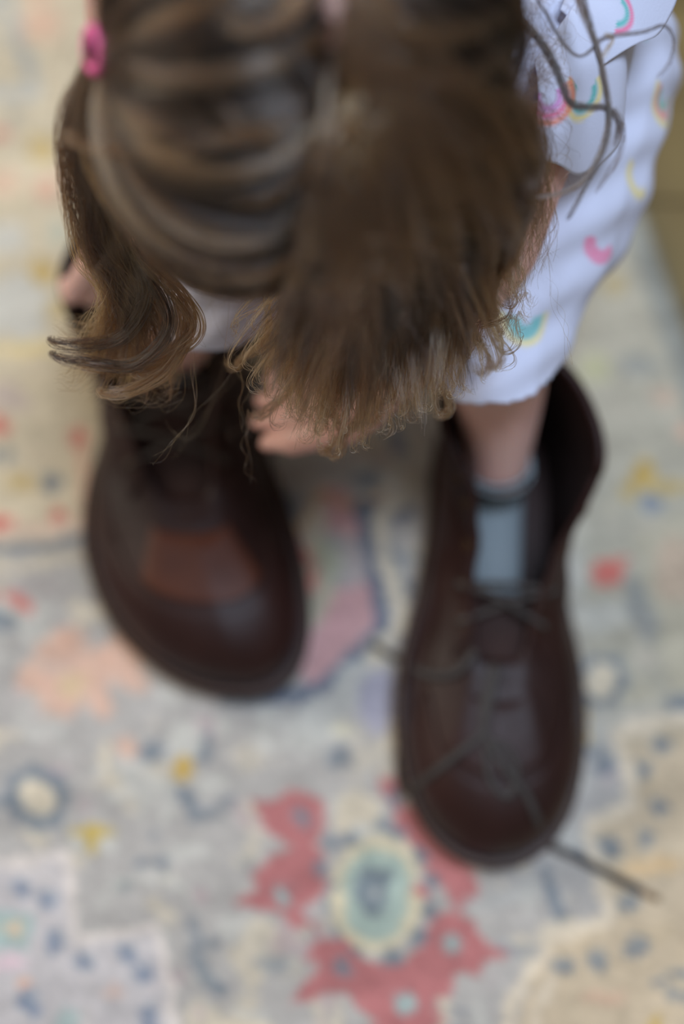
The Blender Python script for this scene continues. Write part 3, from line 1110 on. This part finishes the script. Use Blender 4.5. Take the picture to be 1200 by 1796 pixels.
# ------------------------------------------------------------------ hair
def strands(name, curves, radius, m, tip=.35):
    """curves: array (n, k, 3) in world space -> one hair-curves object"""
    A = np.concatenate([c.reshape(-1, 3) for c in curves]) - CO
    sizes = np.concatenate([np.full(c.shape[0], c.shape[1]) for c in curves]).astype(np.int32)
    hc = bpy.data.hair_curves.new(name)
    hc.add_curves([int(s) for s in sizes])
    hc.position_data.foreach_set('vector', A.astype(np.float32).ravel())
    rad = np.concatenate([np.tile(radius * np.interp(np.linspace(0, 1, c.shape[1]), [0, .6, 1], [1, .9, tip]), c.shape[0]) for c in curves])
    at_ = hc.attributes.get('radius') or hc.attributes.new('radius', 'FLOAT', 'POINT')
    at_.data.foreach_set('value', rad.astype(np.float32))
    hc.materials.append(m)
    o = bpy.data.objects.new(name, hc)
    COL.objects.link(o)
    o.parent = child
    o['kind'] = 'stuff'
    return o


def lock(ctrl, n, w, k=26, curl=0., curl_n=2.0, spread=1.0, jitter=.0015, taper=.35, lenvar=.15, root_w=None):
    """n strands round one centre line. w = half width; curl = helix radius at the tips."""
    c = catmull(ctrl, k)
    t = np.linspace(0, 1, k)
    T = np.gradient(c, axis=0)
    T /= np.linalg.norm(T, axis=1)[:, None]
    ref = N(CAM - c[k // 2])
    S = np.cross(T, ref)
    S /= np.linalg.norm(S, axis=1)[:, None] + 1e-9
    Bn = np.cross(S, T)
    r = np.sqrt(rng.random(n))
    a = rng.random(n) * 2 * np.pi
    ox, oy = r * np.cos(a) * w, r * np.sin(a) * w
    prof = np.interp(t, [0, .3, .75, 1], [root_w if root_w else 1, 1, .8 * spread, taper * spread])
    ph = rng.random() * 2 * np.pi
    out = np.empty((n, k, 3))
    for i in range(n):
        le = 1 - lenvar * rng.random()
        tt = t * le
        cc = np.stack([np.interp(tt, t, c[:, q]) for q in range(3)], -1)
        f1, f2, p1, p2 = rng.uniform(1, 3, 2).tolist() + rng.uniform(0, 6.28, 2).tolist()
        wob = jitter * t ** .7
        x = ox[i] * prof + wob * np.sin(f1 * 6.28 * t + p1)
        y = oy[i] * prof + wob * np.sin(f2 * 6.28 * t + p2)
        if curl:
            g = curl * np.clip((t - .35) / .65, 0, 1)
            an_ = curl_n * 6.28 * t + ph + .5 * rng.normal()
            x = x + g * np.cos(an_)
            y = y + g * np.sin(an_)
        out[i] = cc + S * x[:, None] + Bn * y[:, None]
    return out


def on_scalp(a, b, c, n, k=26, lift=.008, w=.10, liftvar=.004, pts=None):
    """strands lying on the skull from direction a via b to c (local r,f,u)"""
    out = np.empty((n, k, 3))
    t = np.linspace(0, 1, k)[:, None]
    a, b, c = N(a), N(b), N(c)
    for i in range(n):
        j1, j2 = rng.normal(size=3) * w * .5, rng.normal(size=3) * w
        A_, B_ = N(a + j1), N(b + j2)
        d = (1 - t) ** 2 * A_ + 2 * t * (1 - t) * B_ + t * t * c
        d /= np.linalg.norm(d, axis=1)[:, None]
        h = 1 + (.002 + (lift + rng.normal() * liftvar) * np.sin(np.pi * np.clip(t * .9 + .05, 0, 1))) / .085
        out[i] = HC + h * (d[:, :1] * HR * AR + d[:, 1:2] * HF * AF + d[:, 2:3] * HU * AU)
    return out


def skull_px(px, py, lift):
    """where the view of a pixel meets the skull swollen by lift metres"""
    d = FWD + UPV * (898 - py) / FPX + np.array([1, 0, 0]) * (px - 600) / FPX
    k = 1 + lift / .085
    M = np.stack([HR / (AR * k), HF / (AF * k), HU / (AU * k)])
    a_, b_ = M @ d, M @ (CAM - HC)
    A_, B_, C_ = a_ @ a_, 2 * a_ @ b_, b_ @ b_ - 1
    disc_ = B_ * B_ - 4 * A_ * C_
    if disc_ < 0:
        return CAM + d * (-B_ / (2 * A_))
    return CAM + d * ((-B_ - math.sqrt(disc_)) / (2 * A_))


ELL = None
best = 1e9
for r_ in np.linspace(-1, -.3, 15):                 # where the left elastic sits on the skull
    for f_ in np.linspace(-.9, .3, 19):
        u_ = math.sqrt(max(0, 1 - min(1, r_ * r_ + f_ * f_)))
        q = hp(r_, f_, u_, 1.10)
        x_, y_, _ = proj(q)
        e = (x_ - 185) ** 2 + (y_ - 95) ** 2
        if e < best:
            best, ELL = e, np.array([r_, f_, u_])
ELR = np.array([-ELL[0], ELL[1], ELL[2]])
print('elastic dir', ELL, best, 'crown', proj(hp(0, 0, 1)), 'hairline', proj(hp(0, .8, .6)), 'front', proj(hp(0, 1, 0)), 'right', proj(hp(1, 0, 0)), 'elR', proj(hp(*ELR)))
main, light, dark, fringe = [], [], [], []


def part_dir(t):                                    # t=0 front hairline ... 1 nape, along the parting
    a = math.radians(-62 + 150 * t)
    return np.array([0, -math.sin(a), math.cos(a)])


# A: left half, combed from the parting to the left elastic
for t in np.linspace(0, .95, 90):
    d = part_dir(t) + np.array([-.025 - .07 * np.clip((t - .25) / .2, 0, 1), 0, 0])
    mid = N(d + ELL * 1.0) + np.array([-.10, .55 * (1 - t) ** 1.3, -.12 * (1 - t)])
    c_ = ELL + rng.normal(size=3) * .05
    pick().append(on_scalp(d, mid, c_, 60, lift=.008 + .004 * rng.random(), w=.09))
    pick().append(on_scalp(N(d + rng.normal(size=3) * .04), mid + rng.normal(size=3) * .06, c_, 55, lift=.010 + .009 * rng.random(), w=.018, liftvar=.0012))
for t in np.linspace(0, 1, 50):                     # roots off the parting: temple and side
    a = math.radians(-5 - 85 * t)
    d = np.array([math.sin(a) * .95, .92 - .35 * t, .25 + .1 * t])
    pick().append(on_scalp(d, N(d + ELL) + np.array([-.25, .1, 0]), ELL, 60, lift=.008, w=.05))
# paler sheaves crossing the left half
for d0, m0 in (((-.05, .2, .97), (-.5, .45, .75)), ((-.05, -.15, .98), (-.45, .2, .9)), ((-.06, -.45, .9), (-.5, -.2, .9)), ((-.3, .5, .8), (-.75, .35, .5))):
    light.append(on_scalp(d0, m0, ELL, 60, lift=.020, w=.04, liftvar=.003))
# B: right half, crown hair combed from the parting to the right
for t in np.linspace(.30, .98, 60):
    d = part_dir(t) + np.array([.025 + .07 * np.clip((t - .25) / .2, 0, 1), 0, 0])
    pick().append(on_scalp(d, N(d + ELR) + np.array([.1, .25, 0]), ELR, 60, lift=.008, w=.09))
    pick().append(on_scalp(d, N(d + ELR) + np.array([.1, .25, 0]) + rng.normal(size=3) * .1, ELR + rng.normal(size=3) * .1, 50, lift=.010 + .01 * rng.random(), w=.02, liftvar=.0012))


for i in range(110):                                # nape and back of the head, drawn to whichever elastic is nearer
    sd = 1 if i % 2 else -1
    d = N([sd * (.05 + .75 * rng.random()), -.9, .35 - 1.0 * rng.random()])
    E_ = ELR if sd > 0 else ELL
    pick().append(on_scalp(d, N(d + E_) + np.array([0, -.1, 0]), E_, 55, lift=.007, w=.07))


def flow(root, via, px_pts, n, w, bucket, **kw):
    """a lock that starts on the skull, runs over it, then hangs through the given points (px, py, depth)"""
    P = [hp(*root, 1.03), hp(*via, 1.13)] + [at(*q) for q in px_pts]
    bucket.append(lock(P, n, w, **kw))


# C: loose front and right-hand hair falling over the brow
tips = np.array([[440, 640, .69], [480, 690, .695], [530, 765, .70], [598, 806, .695], [640, 775, .69], [685, 715, .685], [735, 722, .68], [785, 700, .68], [815, 600, .675], [865, 500, .66], [915, 380, .65]])
brow = np.array([[545, 500, .60], [560, 520, .605], [590, 530, .605], [620, 520, .605], [660, 520, .61], [700, 500, .61], [750, 470, .61], [790, 440, .61], [850, 400, .61], [890, 330, .60], [915, 270, .60]])
for i in range(400):
    s = rng.random() ** .9
    u = s * 10
    i0 = int(min(9, u))
    f = u - i0
    tp = tips[i0] * (1 - f) + tips[i0 + 1] * f + np.array([rng.normal() * 20, rng.normal() * 24, rng.normal() * .01])
    br = brow[i0] * (1 - f) + brow[i0 + 1] * f + np.array([rng.normal() * 14, rng.normal() * 20, rng.normal() * .008])
    tp[2] -= .024
    if tp[1] > 700:
        tp[1] -= rng.random() ** 1.3 * 150
    br[0] += rng.normal() * 10
    q = 1.12 * rng.random()                         # 0 = root at the front of the parting, 1 = far back
    rx, ry = 566 + 34 * q + rng.normal() * 5, 470 - 470 * q
    if q > .72:                                     # behind the crown the hair is combed off to the side
        rx += 26
        if s < .5:
            continue
    up_ = .010 + .009 * rng.random()
    m1 = (rx * .72 + br[0] * .28 + 20 * s, ry * .72 + br[1] * .28 + 10)
    m2 = (rx * .28 + br[0] * .72 + 34 * s, ry * .34 + br[1] * .66)
    P = [skull_px(rx, ry, .003), skull_px(*m1, up_), skull_px(*m2, up_ + .004), skull_px(br[0], br[1], up_ + .004)]
    b0 = P[-1]
    tipw = at(*tp)
    midw = at(br[0] * .62 + tp[0] * .38 + rng.normal() * 9, br[1] * .55 + tp[1] * .45, .644 + rng.normal() * .006)
    P += [midw, tipw]
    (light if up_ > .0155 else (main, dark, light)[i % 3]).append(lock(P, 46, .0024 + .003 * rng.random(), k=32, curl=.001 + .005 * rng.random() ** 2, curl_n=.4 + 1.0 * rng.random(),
         jitter=.0016, spread=.8 + .5 * rng.random(), taper=.3, lenvar=.2))
for i in range(110):
    x0, y0 = rng.uniform(500, 880), rng.uniform(430, 600)
    u = np.clip((x0 - 470) / 430, 0, 1)
    x2 = 440 + 470 * u + rng.normal() * 30
    y2 = np.interp(u, [0, .3, .6, 1], [650, 785, 725, 540]) + rng.uniform(-70, 12)
    s_ = rng.choice([-1, 1])
    P = [skull_px(585 + 70 * rng.random(), rng.uniform(80, 330), .008), skull_px(x0 * .8 + 118, y0 - 120, .019), at(x0 + rng.normal() * 14, y0 + 10, .645), at((x0 + x2) / 2 + rng.normal() * 14, (y0 + y2) / 2 + 20, .665), at(x2, y2 - 18, .675), at(x2 + 12 * s_, y2, .676), at(x2 + 28 * s_, y2 - 14, .672)]
    (light if i % 3 else main).append(lock(P, 10, .0013, jitter=.0016, spread=1.6, taper=.9, lenvar=.2, k=34))
# outer strands of the fringe, sunlit look put into their paler colour, loosely waved, each thin bundle apart from the next
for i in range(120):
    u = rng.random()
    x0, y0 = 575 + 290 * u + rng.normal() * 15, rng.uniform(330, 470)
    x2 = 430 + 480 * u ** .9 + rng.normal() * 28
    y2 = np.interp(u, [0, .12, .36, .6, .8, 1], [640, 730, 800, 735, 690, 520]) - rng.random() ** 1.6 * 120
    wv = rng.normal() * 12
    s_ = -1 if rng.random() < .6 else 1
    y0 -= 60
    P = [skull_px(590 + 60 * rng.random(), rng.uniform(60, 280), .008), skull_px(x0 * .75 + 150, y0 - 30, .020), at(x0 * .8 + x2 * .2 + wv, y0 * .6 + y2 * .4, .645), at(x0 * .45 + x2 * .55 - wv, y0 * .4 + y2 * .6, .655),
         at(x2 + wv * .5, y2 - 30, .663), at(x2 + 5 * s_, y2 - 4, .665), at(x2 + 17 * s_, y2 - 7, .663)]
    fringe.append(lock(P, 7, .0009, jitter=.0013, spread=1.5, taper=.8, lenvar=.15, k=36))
# tight little hooks at the ends of the front hair
for x, y, x2, y2 in ((560, 700, 600, 795), (640, 690, 585, 790), (520, 640, 470, 730), (700, 640, 640, 745), (740, 640, 790, 725), (800, 560, 860, 650), (600, 640, 665, 735), (470, 560, 425, 640), (830, 520, 880, 640)):
    q = [(x, y, .685), ((x + x2) / 2 + 14, (y + y2) / 2, .69), (x2, y2 - 12, .694), (x2 - 16, y2 + 4, .694), (x2 - 34, y2 - 14, .69)]
    light.append(lock([at(*p) for p in q], 34, .0022, jitter=.0016, spread=1.2, taper=.5))
# D: left pigtail spilling forward past the cheek
EL = hp(*ELL, 1.12)
for i in range(34):
    x = rng.uniform(135, 320)
    y = rng.uniform(560, 690)
    P = [EL, at(165 + rng.normal() * 20, 260 + rng.normal() * 20, .62), at(185 + .25 * (x - 220) + rng.normal() * 18, 430, .655), at(.5 * x + 120, 540, .675), at(x, y, .69), at(x - 45, y + 12, .69)]
    (main if i % 2 else light).append(lock(P, 42, .0052, curl=.002 + .004 * rng.random(), curl_n=2, jitter=.003, spread=1.3, taper=.6, lenvar=.3))
for x0, y0, x1, y1, x2, y2 in ((255, 520, 215, 590, 95, 600), (300, 560, 240, 640, 98, 625), (330, 540, 300, 640, 180, 690), (345, 560, 300, 620, 150, 640), (300, 500, 322, 600, 240, 660)):
    P = [at(230, 430, .655), at(x0, y0, .665), at(x1, y1, .675), at(x1 * .45 + x2 * .55, (y1 * .3 + y2 * .7) + 8, .68), at(x2, y2, .68), at(x2 - 6, y2 - 12, .68)]
    (dark if y2 < 630 else light).append(lock(P, 70, .0042, jitter=.0012, spread=.9, taper=.22, lenvar=.1))
for i in range(12):                                 # outer edge wisps
    x = rng.uniform(112, 150)
    P = [EL, at(x - 5, 200, .60), at(x - 4, 320, .63), at(x + 30, 440, .65), at(x + 80, 500 + rng.normal() * 20, .66)]
    main.append(lock(P, 14, .003, jitter=.002, spread=1.2))
# E: right pigtail locks over the sleeve, drawn one by one
D = .622
R_locks = [
    ([(880, 20), (925, 45), (965, 95), (985, 140), (1000, 180), (1030, 187), (1062, 188), (1085, 215), (1078, 260)], 60, .0022, dark),
    ([(900, -40), (950, 10), (985, 70), (1015, 98), (1040, 85), (1062, 66), (1130, 55), (1165, 44), (1183, 70), (1175, 110), (1150, 140)], 16, .0007, dark),
    ([(1000, -40), (1020, 20), (1045, 80), (1062, 150), (1068, 210), (1052, 270), (1020, 320), (970, 342), (925, 345)], 36, .0014, main),
    ([(1010, -30), (1040, 60), (1058, 130), (1066, 200), (1060, 260), (1030, 320), (1005, 370), (992, 388)], 30, .0013, dark),
    ([(1075, 190), (1092, 225), (1088, 262), (1070, 300), (1040, 340)], 14, .0016, dark),
    ([(1060, 60), (1075, 70), (1052, 110), (1060, 150)], 10, .001, light),
    ([(940, 60), (960, 100), (975, 130), (990, 175)], 12, .0016, main)]
for qi, (pts, n, w, bk) in enumerate(R_locks):
    pre = [hp(*ELR, 1.10)] + ([at(945, -75, .60)] if qi in (2, 3) else []) if qi < 4 or qi == 6 else []
    bk.append(lock(pre + [at(x, y, D + .0004 * i) for i, (x, y) in enumerate(pts)], n, w, k=40, jitter=.0008, spread=1, taper=.4, lenvar=.06))
for i in range(60):                                 # thin veil between them and the right silhouette
    x, y = rng.uniform(870, 990), rng.uniform(-20, 260)
    P = [hp(.8, .0 + rng.normal() * .2, .6, 1.1), at(x, y, .63), at(x + rng.normal() * 25, y + rng.uniform(60, 140), .65)]
    main.append(lock(P, 3, .004, jitter=.004, lenvar=.4))
for i in range(40):
    x = rng.uniform(860, 950)
    y = rng.uniform(300, 420)
    P = [hp(.9, .2, .5, 1.1), at(x, y - 120, .62), at(x + 10, y, .645), at(x - 10 + rng.normal() * 20, y + rng.uniform(60, 170), .66)]
    (main if i % 2 else light).append(lock(P, 16, .003, jitter=.003, lenvar=.4, spread=1.4))
# sheaves lying across the crown; sheen beside the parting put in as paler hair
for pts, n, w, bk, lf in (
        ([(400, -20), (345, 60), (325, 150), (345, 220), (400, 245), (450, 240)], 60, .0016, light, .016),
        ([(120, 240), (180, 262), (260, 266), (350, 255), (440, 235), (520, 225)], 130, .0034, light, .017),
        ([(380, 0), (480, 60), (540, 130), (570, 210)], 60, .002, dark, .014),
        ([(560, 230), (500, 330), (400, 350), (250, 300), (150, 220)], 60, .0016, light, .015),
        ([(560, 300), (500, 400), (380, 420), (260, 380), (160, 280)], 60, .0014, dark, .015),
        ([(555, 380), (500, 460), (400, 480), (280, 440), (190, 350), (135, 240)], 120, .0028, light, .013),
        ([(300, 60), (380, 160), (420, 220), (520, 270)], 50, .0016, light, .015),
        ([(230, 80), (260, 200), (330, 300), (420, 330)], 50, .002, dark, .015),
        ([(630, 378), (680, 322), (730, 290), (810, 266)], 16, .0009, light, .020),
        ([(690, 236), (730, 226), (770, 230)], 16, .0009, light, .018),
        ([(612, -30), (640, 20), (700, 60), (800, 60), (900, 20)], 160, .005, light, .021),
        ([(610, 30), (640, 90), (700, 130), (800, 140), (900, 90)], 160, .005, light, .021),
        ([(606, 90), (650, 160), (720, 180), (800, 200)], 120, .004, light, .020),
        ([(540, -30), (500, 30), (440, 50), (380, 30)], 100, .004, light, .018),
        ([(620, 160), (650, 210), (730, 250), (840, 250), (910, 220)], 70, .002, dark, .014),
        ([(590, 160), (630, 260), (650, 380), (600, 500)], 90, .0024, light, .013),
        ([(640, 40), (740, 60), (820, 130), (860, 240), (880, 340)], 80, .003, dark, .016),
        ([(700, 10), (800, 40), (880, 110), (900, 220), (905, 330)], 80, .003, main, .018),
        ([(585, 260), (570, 350), (530, 440), (520, 520)], 80, .0024, main, .013)):
    bk.append(lock([skull_px(x, y, lf) for x, y in pts], n, w, jitter=.0012, spread=1.1, taper=.6, k=34))
# F: single stray hairs
stray = []
for pts, d in (([(330, 560), (342, 640), (340, 720), (300, 790), (245, 820)], .68), ([(440, 720), (430, 790), (445, 850)], .70), ([(110, 150), (98, 260), (130, 330)], .58), ([(120, 60), (90, 180), (100, 300)], .57),
               ([(895, 455), (930, 440), (985, 445)], .67), ([(640, 500), (720, 495), (770, 505)], .66), ([(860, 430), (870, 520), (800, 545)], .67), ([(1000, 640), (985, 560), (955, 470)], .66),
               ([(890, 60), (900, 200), (940, 300), (930, 420)], .64), ([(400, 600), (430, 680), (420, 760)], .69), ([(320, 690), (250, 710), (170, 690)], .69)):
    stray.append(lock([at(x, y, d) for x, y in pts], 3, .003, jitter=.002, k=30))
for i in range(260):
    u_ = N([rng.normal(), rng.normal() * .7 + .2, abs(rng.normal()) + .3])
    a = hp(*u_, 1.05)
    v_ = rng.normal(size=3) * .02
    b = hp(*(u_ + rng.normal(size=3) * .25), 1.22)
    c_ = b + v_ + np.array([0, -.02, -.03])
    stray.append(lock([a, b, c_, c_ + rng.normal(size=3) * .012 + [0, 0, -.012]], 1, .001, jitter=.002, k=18))
strands('hair', main, .000085, M_hair)
strands('hair_highlights', light, .0001, M_hair_light)
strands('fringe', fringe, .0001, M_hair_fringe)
strands('dark_curls', dark, .00008, M_hair_dark)
strands('stray_hairs', stray, .00005, M_hair_light)
print('strand count', sum(c.shape[0] for b in (main, light, dark, stray) for c in b))

# underlayer hugging the skull, open along the parting
b = bmesh.new()
bmesh.ops.create_icosphere(b, subdivisions=6, radius=1)
kill = []
for v in b.verts:
    d = np.array(v.co)
    v.co = HC + 1.022 * (HR * d[0] * AR + HF * d[1] * AF + HU * d[2] * AU)
    lim = -.1 + .55 * max(0, d[1]) - .55 * min(1, max(0, -d[1] * 2))
    if d[2] < lim or (abs(d[0]) < .02 + .05 * min(1, max(0, .55 - d[1]))):
        kill.append(v)
bmesh.ops.delete(b, geom=kill, context='VERTS')
kid(bm_obj('scalp_hair', b, M_cap))
# elastics
for dr, m in ((ELL, M_elastic), (ELR, M_elastic2)):
    d = N(HR * dr[0] + HF * dr[1] + HU * dr[2])
    c = hp(*dr, 1.14)
    a = N(np.cross(d, [0, 0, 1]))
    bb = np.cross(d, a)
    kid(tube_obj('hair_elastic', [c + .0075 * (math.cos(t) * a + math.sin(t) * bb) for t in np.linspace(0, 2 * math.pi, 25)], .0024, m, None, seg=8, cap=False))
